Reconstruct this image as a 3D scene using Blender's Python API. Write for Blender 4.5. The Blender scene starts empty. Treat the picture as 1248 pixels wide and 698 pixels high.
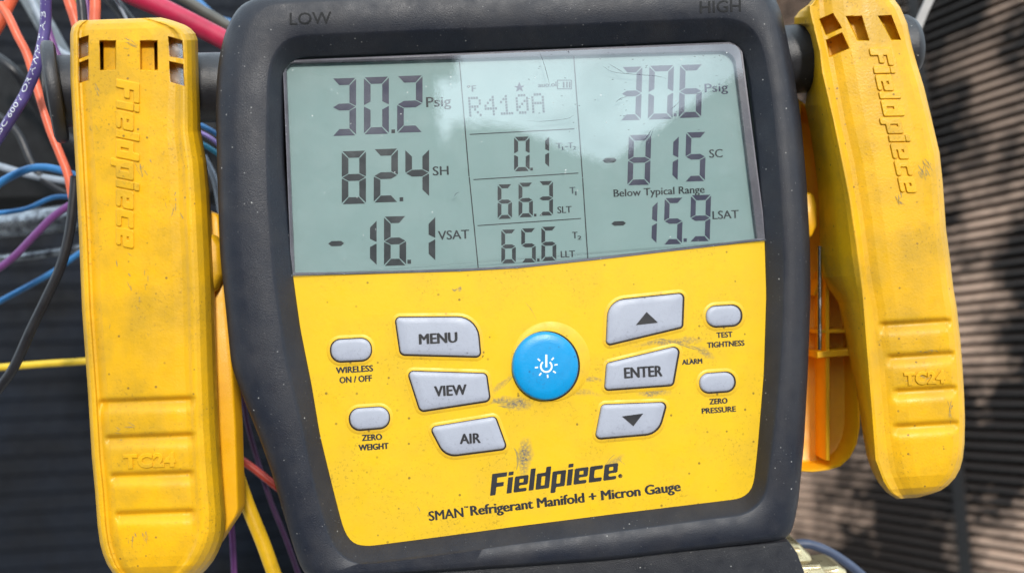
import bpy, math, random
import numpy as np
random.seed(3); rng = np.random.default_rng(5)
R_ = math.radians

# ------------------------------------------------------------------ camera, world, sun
scene = bpy.context.scene
COL = scene.collection
PITCH = R_(30)          # the photographer looks down on the hanging gauge
CAMH = 1.25
FPX = 1000.0            # focal length in pixels of the 1248 px wide photograph
cam_d = bpy.data.cameras.new("camera"); cam = bpy.data.objects.new("camera", cam_d); COL.objects.link(cam)
cam_d.sensor_width = 36; cam_d.lens = 36 * FPX / 1248
cam_d.clip_start = 0.01; cam_d.clip_end = 2000
cam.location = (0, 0, CAMH); cam.rotation_euler = (math.pi / 2 - PITCH, 0, 0)
cam_d.dof.use_dof = True; cam_d.dof.focus_distance = 0.218; cam_d.dof.aperture_fstop = 8
scene.camera = cam

SUN_EL, SUN_AZ = R_(54), R_(157)      # azimuth clockwise from +Y
world = bpy.data.worlds.new("World"); scene.world = world; world.use_nodes = True
wn = world.node_tree; bg = wn.nodes['Background']
sky = wn.nodes.new('ShaderNodeTexSky'); sky.sky_type = 'NISHITA'; sky.sun_disc = False
sky.sun_elevation = SUN_EL; sky.sun_rotation = SUN_AZ; sky.dust_density = 0.6; sky.ozone_density = 2.0
# broken white cloud over the whole sky, added to brighten the screen's reflection
tcw = wn.nodes.new('ShaderNodeTexCoord'); mpw = wn.nodes.new('ShaderNodeMapping'); mpw.inputs['Scale'].default_value = (1, 1, 1.8); wn.links.new(tcw.outputs['Generated'], mpw.inputs[0])
nzw = wn.nodes.new('ShaderNodeTexNoise'); nzw.inputs['Scale'].default_value = 3.2; nzw.inputs['Detail'].default_value = 6; nzw.inputs['Roughness'].default_value = .55; wn.links.new(mpw.outputs[0], nzw.inputs['Vector'])
rmw = wn.nodes.new('ShaderNodeMapRange'); wn.links.new(nzw.outputs[0], rmw.inputs[0]); rmw.inputs[1].default_value = .30; rmw.inputs[2].default_value = .48
mxw = wn.nodes.new('ShaderNodeMix'); mxw.data_type = 'RGBA'; wn.links.new(rmw.outputs[0], mxw.inputs[0]); wn.links.new(sky.outputs[0], mxw.inputs[6]); mxw.inputs[7].default_value = (17.0, 20.2, 22.5, 1)
wn.links.new(mxw.outputs[2], bg.inputs[0]); bg.inputs[1].default_value = 0.11
sun_d = bpy.data.lights.new("sun", 'SUN'); sun = bpy.data.objects.new("sun", sun_d); COL.objects.link(sun)
sun_d.energy = 3.9; sun_d.angle = R_(7); sun_d.color = (1.0, 0.94, 0.86)
sun.rotation_euler = (math.pi / 2 - SUN_EL, 0, math.pi - SUN_AZ)
sun.location = (1, -1, 3)
scene.view_settings.view_transform = 'Standard'; scene.view_settings.look = 'None'
scene.view_settings.exposure = -0.33; scene.view_settings.gamma = 1.0
try: scene.view_settings.use_curve_mapping = False
except Exception: pass

# ------------------------------------------------------------------ frames of reference
# "site frame": x right, y away from the photographer, z up along the gauge; tilted back by PITCH
cp, sp = math.cos(PITCH), math.sin(PITCH)
def to_world(v):
    v = np.asarray(v, float).reshape(-1, 3)
    x, y, z = v[:, 0], v[:, 1], v[:, 2]
    return np.stack([x, y * cp + z * sp, -y * sp + z * cp + CAMH], 1)
D0 = 0.22; YAW = R_(8)
NRM = np.array([math.sin(YAW), -math.cos(YAW), 0.0])
def ray(px, py):
    px = np.asarray(px, float); py = np.asarray(py, float)
    return np.stack([(px - 624) / FPX, np.ones_like(px), -(py - 349) / FPX], -1)
def P(px, py, depth):
    """point seen at (px,py) at a distance along the viewing axis"""
    return ray(px, py) * np.asarray(depth, float)[..., None]
def W(px, py, h, href=0.0):
    """point of the gauge face: traced on the plane href mm proud of it, then raised to h mm"""
    r = ray(px, py); hr = np.asarray(href, float) * 1e-3
    t = (-NRM[1] * -D0 + hr) / (r @ NRM) if False else ((np.array([0, D0, 0]) @ NRM) + hr) / (r @ NRM)
    q = r * np.asarray(t)[..., None]
    hh = (np.asarray(h, float) * 1e-3 - hr)
    return q + np.asarray(hh)[..., None] * NRM

# ------------------------------------------------------------------ object helpers
def tagp(o, label=None, cat=None, group=None, kind=None):
    if label: o['label'] = label
    if cat: o['category'] = cat
    if group: o['group'] = group
    if kind: o['kind'] = kind
    return o
def wloc(o):
    return np.array(o['_w']) if '_w' in o else np.zeros(3)
LOCS = {}
def empty(name, v, label, cat, group=None):
    o = bpy.data.objects.new(name, None); COL.objects.link(o)
    w = to_world(v)[0]; o.location = w; LOCS[o.name] = w; o.empty_display_size = 0.02
    return tagp(o, label, cat, group)
def obj(name, verts, faces, m, parent=None, smooth=False, uv=None, angle=None, facing=False):
    if facing:                      # flat print: every face turned outwards
        vv = np.asarray(verts); ff = []
        for q in faces:
            p = vv[list(q)]; nn = np.cross(p, np.roll(p, -1, 0)).sum(0); ff.append(q if nn @ p.mean(0) < 0 else tuple(q)[::-1])
        faces = ff
    w = to_world(verts); c = (w.min(0) + w.max(0)) / 2
    me = bpy.data.meshes.new(name)
    me.from_pydata((w - c).tolist(), [], faces); me.update()
    if uv is not None:
        l = me.uv_layers.new(name='UVMap'); vi = np.empty(len(me.loops), int); me.loops.foreach_get('vertex_index', vi)
        l.data.foreach_set('uv', np.asarray(uv, float)[vi].ravel())
    if m: me.materials.append(m)
    if smooth:
        me.polygons.foreach_set('use_smooth', [True] * len(me.polygons))
        if angle is not None: me.set_sharp_from_angle(angle=R_(angle))
    o = bpy.data.objects.new(name, me); COL.objects.link(o)
    if parent is not None:
        o.parent = parent; o.location = c - LOCS[parent.name]
    else: o.location = c
    LOCS[o.name] = c
    return o
class MB:
    def __init__(s): s.v = []; s.f = []; s.n = 0
    def add(s, v, f):
        v = np.asarray(v, float).reshape(-1, 3); s.v.append(v); s.f += [tuple(i + s.n for i in q) for q in f]; s.n += len(v)
    def build(s, name, m, parent=None, **k): return obj(name, np.concatenate(s.v), s.f, m, parent, **k)

# ------------------------------------------------------------------ materials
def N(nt, t, **k):
    n = nt.nodes.new(t)
    for a, b in k.items(): setattr(n, a, b)
    return n
def lin(c): return tuple(((x / 255) / 12.92 if x / 255 < .04045 else ((x / 255 + .055) / 1.055) ** 2.4) for x in c)
def mat(name, col, rough=.5, var=None, vscale=120, varamt=.6, specks=None, dens=.35, sscale=700, bump=0, bscale=2500, spec=.5, metal=0,
        dots=None, dotscale=420, coat=0, stains=None, rvar=.12, site=False, vr=(.42, .68)):
    m = bpy.data.materials.new(name); m.use_nodes = True; nt = m.node_tree; L = nt.links.new
    b = nt.nodes['Principled BSDF']
    b.inputs['Roughness'].default_value = rough; b.inputs['Metallic'].default_value = metal
    b.inputs['Specular IOR Level'].default_value = spec; b.inputs['Coat Weight'].default_value = coat
    tc = N(nt, 'ShaderNodeTexCoord'); cur = None
    geo = N(nt, 'ShaderNodeNewGeometry') if site else None
    rgb = N(nt, 'ShaderNodeRGB'); rgb.outputs[0].default_value = (*col, 1); cur = rgb.outputs[0]
    def mix(fac, a, c2):
        x = N(nt, 'ShaderNodeMix', data_type='RGBA'); L(fac, x.inputs[0]); L(a, x.inputs[6]); x.inputs[7].default_value = (*c2, 1); return x.outputs[2]
    def noise(sc, det=4, ro=.6, vec=None):
        n = N(nt, 'ShaderNodeTexNoise'); n.inputs['Scale'].default_value = sc; n.inputs['Detail'].default_value = det
        n.inputs['Roughness'].default_value = ro; L(vec or (geo.outputs['Position'] if site else tc.outputs['Object']), n.inputs['Vector']); return n.outputs[0]
    def ramp(v, a, c, inv=False):
        r = N(nt, 'ShaderNodeMapRange'); L(v, r.inputs[0]); r.inputs[1].default_value = a; r.inputs[2].default_value = c
        if inv: r.inputs[3].default_value = 1; r.inputs[4].default_value = 0
        return r.outputs[0]
    def math_(op, a, c):
        x = N(nt, 'ShaderNodeMath', operation=op); 
        for i, q in enumerate((a, c)):
            if isinstance(q, (int, float)): x.inputs[i].default_value = q
            else: L(q, x.inputs[i])
        return x.outputs[0]
    if var is not None:
        cur = mix(math_('MULTIPLY', ramp(noise(vscale, 6, .65), *vr), varamt), cur, var)
        cur = mix(math_('MULTIPLY', ramp(noise(vscale * .23, 5, .6), .5, .72), varamt * .7), cur, var)
    if dots is not None:      # small dark specks of grime, clustered
        v = N(nt, 'ShaderNodeTexVoronoi'); v.inputs['Scale'].default_value = dotscale; L(tc.outputs['Object'], v.inputs['Vector'])
        d = ramp(v.outputs['Distance'], .10, .16, True)
        sel = N(nt, 'ShaderNodeSeparateColor'); L(v.outputs['Color'], sel.inputs[0])
        f = math_('MULTIPLY', d, ramp(sel.outputs[0], .70, .9)); cur = mix(math_('MULTIPLY', f, .75), cur, dots)
        f2 = math_('MULTIPLY', ramp(noise(1300, 4, .75), .56, .66), ramp(noise(75, 4), .42, .62)); cur = mix(math_('MULTIPLY', f2, .5), cur, dots)
    if specks is not None:    # pale dust
        v = N(nt, 'ShaderNodeTexVoronoi'); v.inputs['Scale'].default_value = sscale; L(tc.outputs['Object'], v.inputs['Vector'])
        d = ramp(v.outputs['Distance'], .07, .15, True)
        sel = N(nt, 'ShaderNodeSeparateColor'); L(v.outputs['Color'], sel.inputs[0])
        f = math_('MULTIPLY', d, ramp(sel.outputs[0], 1 - dens, 1.0))
        v2 = N(nt, 'ShaderNodeTexVoronoi'); v2.inputs['Scale'].default_value = sscale * 2.3; L(tc.outputs['Object'], v2.inputs['Vector'])
        s2 = N(nt, 'ShaderNodeSeparateColor'); L(v2.outputs['Color'], s2.inputs[0])
        f3 = math_('MULTIPLY', ramp(v2.outputs['Distance'], .08, .2, True), ramp(s2.outputs[0], 1 - dens, 1.1))
        f = math_('MULTIPLY', math_('MAXIMUM', f, math_('MULTIPLY', f3, .6)), ramp(noise(45, 3), .38, .62)); cur = mix(f, cur, specks)
        film = math_('MULTIPLY', ramp(noise(60, 5, .7), .45, .75), .02); cur = mix(film, cur, specks)
    if stains:
        uvn = N(nt, 'ShaderNodeUVMap'); uvn.uv_map = 'UVMap'; tot = None
        wv = N(nt, 'ShaderNodeVectorMath', operation='ADD'); L(uvn.outputs[0], wv.inputs[0])
        nz = N(nt, 'ShaderNodeTexNoise'); nz.inputs['Scale'].default_value = .05; nz.inputs['Detail'].default_value = 3; L(uvn.outputs[0], nz.inputs['Vector'])
        sc = N(nt, 'ShaderNodeVectorMath', operation='MULTIPLY'); L(nz.outputs['Color'], sc.inputs[0]); sc.inputs[1].default_value = (14, 14, 0); L(sc.outputs[0], wv.inputs[1])
        brk = ramp(noise(.30, 5, .75, uvn.outputs[0]), .36, .56)
        for (x, y, rx, ry, rot, amt) in stains:
            mp = N(nt, 'ShaderNodeMapping', vector_type='TEXTURE'); mp.inputs['Location'].default_value = (x + 7, y + 7, 0)
            mp.inputs['Rotation'].default_value = (0, 0, R_(rot)); mp.inputs['Scale'].default_value = (rx, ry, 1)
            L(wv.outputs[0], mp.inputs[0]); ln = N(nt, 'ShaderNodeVectorMath', operation='LENGTH'); L(mp.outputs[0], ln.inputs[0])
            f = math_('MULTIPLY', ramp(ln.outputs['Value'], .35, 1.0, True), amt); tot = f if tot is None else math_('MAXIMUM', tot, f)
        cur = mix(math_('MULTIPLY', tot, brk), cur, (.15, .135, .12))
    L(cur, b.inputs['Base Color'])
    rr = N(nt, 'ShaderNodeMapRange'); L(noise(200, 5), rr.inputs[0]); rr.inputs[1].default_value = .3; rr.inputs[2].default_value = .7
    rr.inputs[3].default_value = rough - rvar; rr.inputs[4].default_value = rough + rvar; L(rr.outputs[0], b.inputs['Roughness'])
    if bump:
        bn = N(nt, 'ShaderNodeBump'); bn.inputs['Strength'].default_value = bump; bn.inputs['Distance'].default_value = .0003
        L(noise(bscale, 5, .6), bn.inputs['Height']); L(bn.outputs[0], b.inputs['Normal'])
    return m
YEL = (.77, .475, .012); CLY = (.80, .42, .007)
M = {}
M['membrane'] = mat('yellow_membrane', YEL, .5, var=(.60, .37, .03), vscale=70, varamt=.45, dots=(.13, .08, .02), dotscale=380, bump=.12, bscale=900, spec=.28,
    stains=[(618,492,24,9,8,1),(598,487,20,5,-12,.9),(631,556,10,26,5,1),(700,478,26,6,8,.35),(808,419,48,5,-4,.75),(855,430,14,5,30,.6),(788,478,24,6,3,.8),(710,462,24,4,12,.5),(742,560,16,6,-30,.5),(554,353,4,5,0,.9),(600,470,22,4,-35,.5)])
M['surround'] = mat('yellow_surround', (.78,.47,.014), .5, var=(.5,.3,.03), varamt=.4, dots=(.13, .08, .02), bump=.1)
M['clamp'] = mat('yellow_clamp_plastic', CLY, .42, var=(.46, .27, .02), vscale=60, varamt=.6, dots=(.16, .09, .03), dotscale=420, bump=.25, spec=.32, vr=(.40,.62), bscale=1600)
M['clamp_in'] = mat('orange_clamp_inner', (.92, .47, .006), .45, var=(.7, .32, .01), varamt=.4, bump=.2)
M['black'] = mat('black_rubber', (.013, .0155, .025), .45, var=(.027, .026, .031), vscale=80, varamt=.7, specks=(.55, .54, .52), dens=.2, sscale=640, bump=.3, bscale=3500, spec=.38)
M['black2'] = mat('black_housing', (.020, .021, .027), .4, specks=(.5, .5, .48), dens=.3, sscale=620, bump=.4, bscale=3500, spec=.55)
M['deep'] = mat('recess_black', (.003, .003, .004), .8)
M['gap'] = mat('gap_shade', (.02, .012, .01), .7)
M['grey'] = mat('grey_silicone', (.38, .40, .47), .5, var=(.27, .28, .35), vscale=110, varamt=.4, dots=(.1,.1,.12), dotscale=500, bump=.15)
M['blue'] = mat('blue_silicone', (.0, .285, .62), .42, var=(.0, .22, .5), vscale=130, varamt=.4, dots=(.02,.1,.25), dotscale=500, bump=.12)
M['ink'] = mat('black_ink', (.018, .018, .022), .5, specks=(.4, .3, .05), dens=.10, sscale=1400)
M['white'] = mat('white_print', (.75, .8, .85), .5)
M['lcd'] = mat('lcd_backing', (.33, .465, .45), .55, var=(.295, .42, .41), vscale=40, varamt=.5, rvar=.05)
M['seg'] = mat('lcd_segment', (.012, .018, .024), .5, var=(.03, .035, .04), vscale=150, varamt=.5)
M['seg2'] = mat('lcd_segment_purple', (.035, .036, .085), .5, var=(.06, .055, .09), vscale=150, varamt=.5)
M['seg3'] = mat('lcd_segment_grey', (.05, .07, .09), .5)
M['lip'] = mat('lens_rim', (.17, .16, .19), .3, var=(.08, .075, .09), vscale=200, varamt=.6, specks=(.6,.6,.6), dens=.2)
M['silver'] = mat('silver_metal', (.6, .6, .62), .25, metal=1, bump=.1)
M['brass'] = mat('brass', (.66, .55, .33), .32, metal=.9, var=(.4, .33, .2), varamt=.5, bump=.2)
def wire(name, c, r=.42, **k): return mat(name, c, r, var=tuple(x * .55 for x in c), vscale=140, varamt=.5, bump=.12, **k)
M['orange'] = wire('orange_insulation', (.80, .14, .06)); M['purple'] = wire('purple_insulation', (.10, .07, .24)); M['violet'] = wire('violet_insulation', (.17, .05, .20))
M['wblack'] = wire('black_insulation', (.016, .016, .02)); M['wblue'] = wire('blue_insulation', (.03, .17, .42)); M['wyel'] = wire('yellow_insulation', (.74, .50, .03))
M['wgrey'] = wire('grey_insulation', (.30, .34, .40)); M['red'] = wire('red_insulation', (.46, .015, .06)); M['red2'] = wire('dark_red_insulation', (.50, .05, .03))
M['hoseyel'] = wire('yellow_hose', (.78, .46, .01)); M['olive'] = wire('olive_jacket', (.10, .095, .08)); M['strap'] = mat('pale_strap', (.33, .31, .30), .5)
M['slat'] = mat('shade_dappled_slat', (.66, .45, .33), .45, var=(.028, .021, .018), vscale=15, varamt=1.0, vr=(.39, .53), bump=.3, bscale=500, site=True)  # dark noise patches put dappled shade into the slat colour
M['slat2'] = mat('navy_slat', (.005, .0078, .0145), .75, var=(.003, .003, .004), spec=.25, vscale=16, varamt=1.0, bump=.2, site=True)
M['foil'] = mat('crumpled_foil', (.35, .38, .42), .3, metal=.8, var=(.03,.03,.04), vscale=220, varamt=1.0, bump=1.0, bscale=260)
M['back'] = mat('dark_backing', (.02, .018, .018), .7)
M['pipe'] = mat('grey_pipe', (.20, .22, .24), .35, var=(.06,.07,.08), vscale=60, varamt=.9, bump=.3, bscale=300)
M['ground'] = mat('concrete', (.30, .28, .26), .8, var=(.22, .20, .18), vscale=2, bump=.3, bscale=40)
# clear cover
m = bpy.data.materials.new('clear_cover'); m.use_nodes = True; nt = m.node_tree; nt.nodes.clear(); L = nt.links.new
out = N(nt, 'ShaderNodeOutputMaterial'); tr = N(nt, 'ShaderNodeBsdfTransparent'); gl = N(nt, 'ShaderNodeBsdfGlossy'); gl.inputs['Roughness'].default_value = .025
gq = N(nt, 'ShaderNodeNewGeometry'); dq = N(nt, 'ShaderNodeVectorMath', operation='DOT_PRODUCT'); L(gq.outputs['Incoming'], dq.inputs[0]); L(gq.outputs['Normal'], dq.inputs[1])
def mq(op, a, b=None):
    x = N(nt, 'ShaderNodeMath', operation=op)
    for i, q in enumerate((a, b)):
        if q is None: continue
        if isinstance(q, (int, float)): x.inputs[i].default_value = q
        else: L(q, x.inputs[i])
    return x
fr = mq('MULTIPLY_ADD', mq('POWER', mq('SUBTRACT', 1.0, mq('ABSOLUTE', dq.outputs['Value']).outputs[0]).outputs[0], 5.0).outputs[0], .75); fr.inputs[2].default_value = .25   # Schlick
mx = N(nt, 'ShaderNodeMixShader')
tr.inputs[0].default_value = (.98, .99, .99, 1)
tc = N(nt, 'ShaderNodeTexCoord')
nb = N(nt, 'ShaderNodeTexNoise'); nb.inputs['Scale'].default_value = 45; nb.inputs['Detail'].default_value = 4; L(tc.outputs['Object'], nb.inputs['Vector'])
bp = N(nt, 'ShaderNodeBump'); bp.inputs['Strength'].default_value = .10; bp.inputs['Distance'].default_value = .0004; L(nb.outputs[0], bp.inputs['Height']); L(bp.outputs[0], gl.inputs['Normal'])
L(fr.outputs[0], mx.inputs[0]); L(tr.outputs[0], mx.inputs[1]); L(gl.outputs[0], mx.inputs[2])
df = N(nt, 'ShaderNodeBsdfDiffuse'); df.inputs[0].default_value = (.75, .78, .78, 1); mx2 = N(nt, 'ShaderNodeMixShader')
vo = N(nt, 'ShaderNodeTexVoronoi'); vo.inputs['Scale'].default_value = 620; L(tc.outputs['Object'], vo.inputs['Vector'])
a1 = N(nt, 'ShaderNodeMapRange'); L(vo.outputs['Distance'], a1.inputs[0]); a1.inputs[1].default_value = .06; a1.inputs[2].default_value = .14; a1.inputs[3].default_value = 1; a1.inputs[4].default_value = 0
sc_ = N(nt, 'ShaderNodeSeparateColor'); L(vo.outputs['Color'], sc_.inputs[0]); a2 = N(nt, 'ShaderNodeMapRange'); L(sc_.outputs[0], a2.inputs[0]); a2.inputs[1].default_value = .85
a3 = N(nt, 'ShaderNodeMath', operation='MULTIPLY'); L(a1.outputs[0], a3.inputs[0]); L(a2.outputs[0], a3.inputs[1])
ns = N(nt, 'ShaderNodeTexNoise'); ns.inputs['Scale'].default_value = 60; ns.inputs['Detail'].default_value = 7; ns.inputs['Roughness'].default_value = .7; L(tc.outputs['Object'], ns.inputs['Vector'])
a4 = N(nt, 'ShaderNodeMapRange'); L(ns.outputs[0], a4.inputs[0]); a4.inputs[1].default_value = .45; a4.inputs[2].default_value = .8; a4.inputs[4].default_value = .09
a5 = N(nt, 'ShaderNodeMath', operation='MAXIMUM'); L(a3.outputs[0], a5.inputs[0]); L(a4.outputs[0], a5.inputs[1])
L(a5.outputs[0], mx2.inputs[0]); L(mx.outputs[0], mx2.inputs[1]); L(df.outputs[0], mx2.inputs[2]); L(mx2.outputs[0], out.inputs[0])
M['cover'] = m

# ------------------------------------------------------------------ 2D outline helpers
def spline(pts, n=14):
    pts = np.asarray(pts, float); q = np.concatenate([[2*pts[0]-pts[1]], pts, [2*pts[-1]-pts[-2]]]); o = []
    for i in range(1, len(q)-2):
        for t in np.linspace(0, 1, n, endpoint=False):
            o.append(.5*((2*q[i]) + (-q[i-1]+q[i+1])*t + (2*q[i-1]-5*q[i]+4*q[i+1]-q[i+2])*t*t + (-q[i-1]+3*q[i]-3*q[i+1]+q[i+2])*t**3))
    o.append(q[-2]); return np.array(o)

def rounded(corners, n=6):
    """corners (x,y,r) -> polygon with arcs"""
    out = []; k = len(corners)
    for i in range(k):
        c = np.array(corners[i][:2], float); r = corners[i][2]
        a = np.array(corners[i - 1][:2], float) - c; b = np.array(corners[(i + 1) % k][:2], float) - c
        la, lb = np.linalg.norm(a), np.linalg.norm(b); a /= la; b /= lb
        if r <= 0: out.append(c); continue
        half = math.acos(max(-1, min(1, a @ b))) / 2; t = min(r / math.tan(half), .49 * la, .49 * lb) ; r2 = t * math.tan(half)
        ctr = c + (a + b) / np.linalg.norm(a + b) * (r2 / math.sin(half))
        p0 = c + a * t - ctr; p1 = c + b * t - ctr
        a0 = math.atan2(p0[1], p0[0]); a1 = math.atan2(p1[1], p1[0]); d = (a1 - a0 + math.pi) % (2 * math.pi) - math.pi
        for j in range(n + 1):
            th = a0 + d * j / n; out.append(ctr + r2 * np.array([math.cos(th), math.sin(th)]))
    return np.array(out)
def area(p): x, y = p[:, 0], p[:, 1]; return .5 * np.sum(x * np.roll(y, -1) - np.roll(x, -1) * y)
def inset(p, d):
    if d == 0: return p.copy()
    s = 1 if area(p) > 0 else -1
    e = np.roll(p, -1, 0) - p; e /= np.linalg.norm(e, axis=1)[:, None] + 1e-9
    n = np.stack([-e[:, 1], e[:, 0]], 1) * s; m_ = n + np.roll(n, 1, 0); m_ /= np.linalg.norm(m_, axis=1)[:, None] + 1e-9
    c = np.clip((m_ * n).sum(1), .5, 1); return p + m_ * (d / c)[:, None]
def ring_solid(name, poly, rings, m, parent, fn=W, href=None, smooth=True, angle=40, uv=False, fan=None):
    """rings (inset px, height mm); the last one is capped"""
    poly = np.asarray(poly, float); n = len(poly); V = []; F = []; U = []
    for i, (d, h) in enumerate(rings):
        q = inset(poly, d); V.append(fn(q[:, 0], q[:, 1], np.full(n, h), rings[-1][1] if href is None else href)); U.append(q)
        if i:
            a = (i - 1) * n; b = i * n; F += [(a + j, a + (j + 1) % n, b + (j + 1) % n, b + j) for j in range(n)]
    if fan is None: F.append(tuple(range((len(rings) - 1) * n, len(rings) * n)))
    else:                            # domed top closed towards its middle
        c = q.mean(0); last = rings[-1][1]
        for i, (k, h) in enumerate(((.25, fan*.6), (.6, fan*.95))):
            q2 = q + (c - q) * k; V.append(fn(q2[:, 0], q2[:, 1], np.full(n, last + h), last)); U.append(q2)
            a = (len(rings) - 1 + i) * n; b = a + n; F += [(a + j, a + (j + 1) % n, b + (j + 1) % n, b + j) for j in range(n)]
        V.append(fn(c[:1], c[1:], np.array([last + fan]), last)); U.append(c[None]); b = (len(rings) + 1) * n; F += [(b + j, b + (j + 1) % n, b + n) for j in range(n)]
    if area(poly) > 0: F = [q[::-1] for q in F]
    V = np.concatenate(V)
    return obj(name, V, F, m, parent, smooth=smooth, angle=angle, uv=np.concatenate(U) if uv else None)

# lettering
def curve_to_mesh(cu):
    o = bpy.data.objects.new('temp', cu); COL.objects.link(o)
    dg = bpy.context.evaluated_depsgraph_get(); e = o.evaluated_get(dg); me = e.to_mesh()
    v = np.array([x.co[:] for x in me.vertices]); f = [tuple(p.vertices) for p in me.polygons]
    e.to_mesh_clear(); bpy.data.objects.remove(o); bpy.data.curves.remove(cu); return v, f
def glyph_text(s, bold=.02, shear=0, extrude=0.0, bevel=0.0, sx=1, spacing=1):
    cu = bpy.data.curves.new('t', 'FONT'); cu.body = s; cu.offset = bold; cu.shear = shear; cu.extrude = extrude; cu.bevel_depth = bevel
    cu.space_character = spacing; cu.resolution_u = 3
    return curve_to_mesh(cu)
def poly_curve(polys, extrude=0, bevel=0):
    cu = bpy.data.curves.new('p', 'CURVE'); cu.dimensions = '2D'; cu.fill_mode = 'BOTH' if extrude else 'FRONT'; cu.extrude = extrude; cu.bevel_depth = bevel; cu.bevel_resolution = 1
    for p in polys:
        s = cu.splines.new('POLY'); s.points.add(len(p) - 1); s.use_cyclic_u = True
        for i, q in enumerate(p): s.points[i].co = (q[0], q[1], 0, 1)
    return curve_to_mesh(cu)
def rp(pts, r=7, n=3): return rounded([(x, y, r) for x, y in pts], n)
GL = {
 'F': (96, [rp([(0,0),(33,0),(33,50),(76,50),(76,76),(33,76),(33,108),(90,108),(90,135),(0,135)], 4)]),
 'i': (38, [rp([(0,0),(30,0),(30,100),(0,100)], 3), rp([(0,111),(30,111),(30,134),(0,134)], 3)]),
 'l': (38, [rp([(0,0),(30,0),(30,135),(0,135)], 3)]),
 'e': (88, [rp([(0,0),(78,0),(78,22),(30,22),(30,41),(82,41),(82,100),(0,100)], 9), rp([(30,58),(54,58),(54,80),(30,80)], 3)]),
 'd': (90, [rp([(0,0),(82,0),(82,135),(52,135),(52,100),(0,100)], 7), rp([(30,22),(52,22),(52,78),(30,78)], 3)]),
 'p': (90, [rp([(0,-34),(30,-34),(30,0),(82,0),(82,100),(0,100)], 7), rp([(30,22),(52,22),(52,78),(30,78)], 3)]),
 'c': (84, [rp([(0,0),(78,0),(78,25),(30,25),(30,76),(78,76),(78,100),(0,100)], 8)]),
}
def logo(extrude=0, bevel=0, gap=4, shear=.2):
    polys = []; x = 0
    for ch in 'Fieldpiece':
        w, ps = GL[ch]
        for p in ps: q = p.copy(); q[:, 0] += x; q[:, 0] += shear * q[:, 1]; polys.append(q / 100)
        x += w + gap
    return poly_curve(polys, extrude, bevel)
def fit(v, cx, cy, width, cap, slope, capref=None, rot=0):
    """lettering -> pixel positions: centred on (cx,cy); slope = px down per px right; rot in degrees clockwise"""
    v = v.copy(); x0, x1 = v[:, 0].min(), v[:, 0].max(); y0, y1 = (v[:, 1].min(), v[:, 1].max()) if capref is None else capref
    X = (v[:, 0] - (x0 + x1) / 2) * width / (x1 - x0); Y = -(v[:, 1] - (y0 + y1) / 2) * cap / (y1 - y0)
    px = X; py = Y + slope * X
    # letters stand square to their baseline
    px = px - slope * Y * .8
    a = R_(rot); return cx + px * math.cos(a) - py * math.sin(a), cy + px * math.sin(a) + py * math.cos(a), v[:, 2]
CAP = (0, .73)
def label_text(name, s, cx, cy, width, cap, slope, m, parent, h=.05, bold=.028, shear=0, capref=CAP, v=None):
    if v is None: vv, f = glyph_text(s, 0, shear)
    else: vv, f = v
    px, py, _ = fit(vv, cx, cy, width, cap, slope, capref)
    V = []; F = []
    offs = [(0, 0)] if v is not None else [(-.55, 0), (-.2, .28), (.2, -.28), (.55, 0)]
    for i, (dx, dy) in enumerate(offs):      # heavier strokes: layers of ink a few microns apart
        hh = h + .006 * i; V.append(W(px + dx * bold * 44 * width / max(len(s), 1) / 9, py + dy, np.full(len(px), hh), hh)); F += [tuple(k + i * len(px) for k in q) for q in f]
    return obj(name, np.concatenate(V), F, m, parent, facing=True)

# ------------------------------------------------------------------ the gauge
gauge = empty('manifold_gauge', W(np.array(640.), np.array(700.), np.array(-20.))[None][0], 'black rubber-framed digital refrigerant gauge with yellow keypad and grey-green screen', 'gauge')

def resample(pts, n):
    pts = np.asarray(pts, float); s = np.r_[0, np.cumsum(np.linalg.norm(np.diff(pts, axis=0), axis=1))]
    t = np.linspace(0, s[-1], n, endpoint=False); return np.stack([np.interp(t, s, pts[:, 0]), np.interp(t, s, pts[:, 1])], 1)
def closed_sides(left, bottom, right, top, n=(90, 90, 90, 90), sm=2):
    c = [left + [bottom[0]], bottom + [right[0]], right + [top[0]], top + [left[0]]]
    p = np.concatenate([resample(x, k) for x, k in zip(c, n)])
    for _ in range(sm): p = .25 * np.roll(p, 1, 0) + .5 * p + .25 * np.roll(p, -1, 0)
    return p
# outer outline, top of the inner slope, panel boundary (left downwards, bottom rightwards, right upwards, top leftwards)
OUT = closed_sides([(293,6),(283,20),(275,37),(269,60),(265,86),(263,130),(264,180),(266,250),(268,309),(275,375),(282,446),(298,489),(313,525),(330,572),(350,641),(362,680)],
                   [(372,702),(390,705),(520,697),(630,690),(742,682),(854,669),(940,659)],
                   [(960,656),(966,646),(973,612),(980,540),(985,446),(988,360),(987,295),(983,223),(976,143),(967,86),(957,34),(951,11),(943,-6)],
                   [(932,-18),(915,-25),(800,-24),(600,-20),(400,-10),(320,-6)])
AIN = closed_sides([(338,62),(330,80),(327,110),(326,180),(328,250),(334,335),(349,440),(368,520),(381,584),(394,632),(402,656),(408,668)],
                   [(420,680),(436,686),(460,685),(508,679),(630,662),(742,648),(870,631)],
                   [(905,627),(922,618),(933,603),(943,527),(949,470),(954,389),(955,320),(953,266),(946,180),(940,120),(932,71),(926,50)],
                   [(917,36),(902,26),(880,23),(700,31),(500,39),(370,44),(350,49)])
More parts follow.
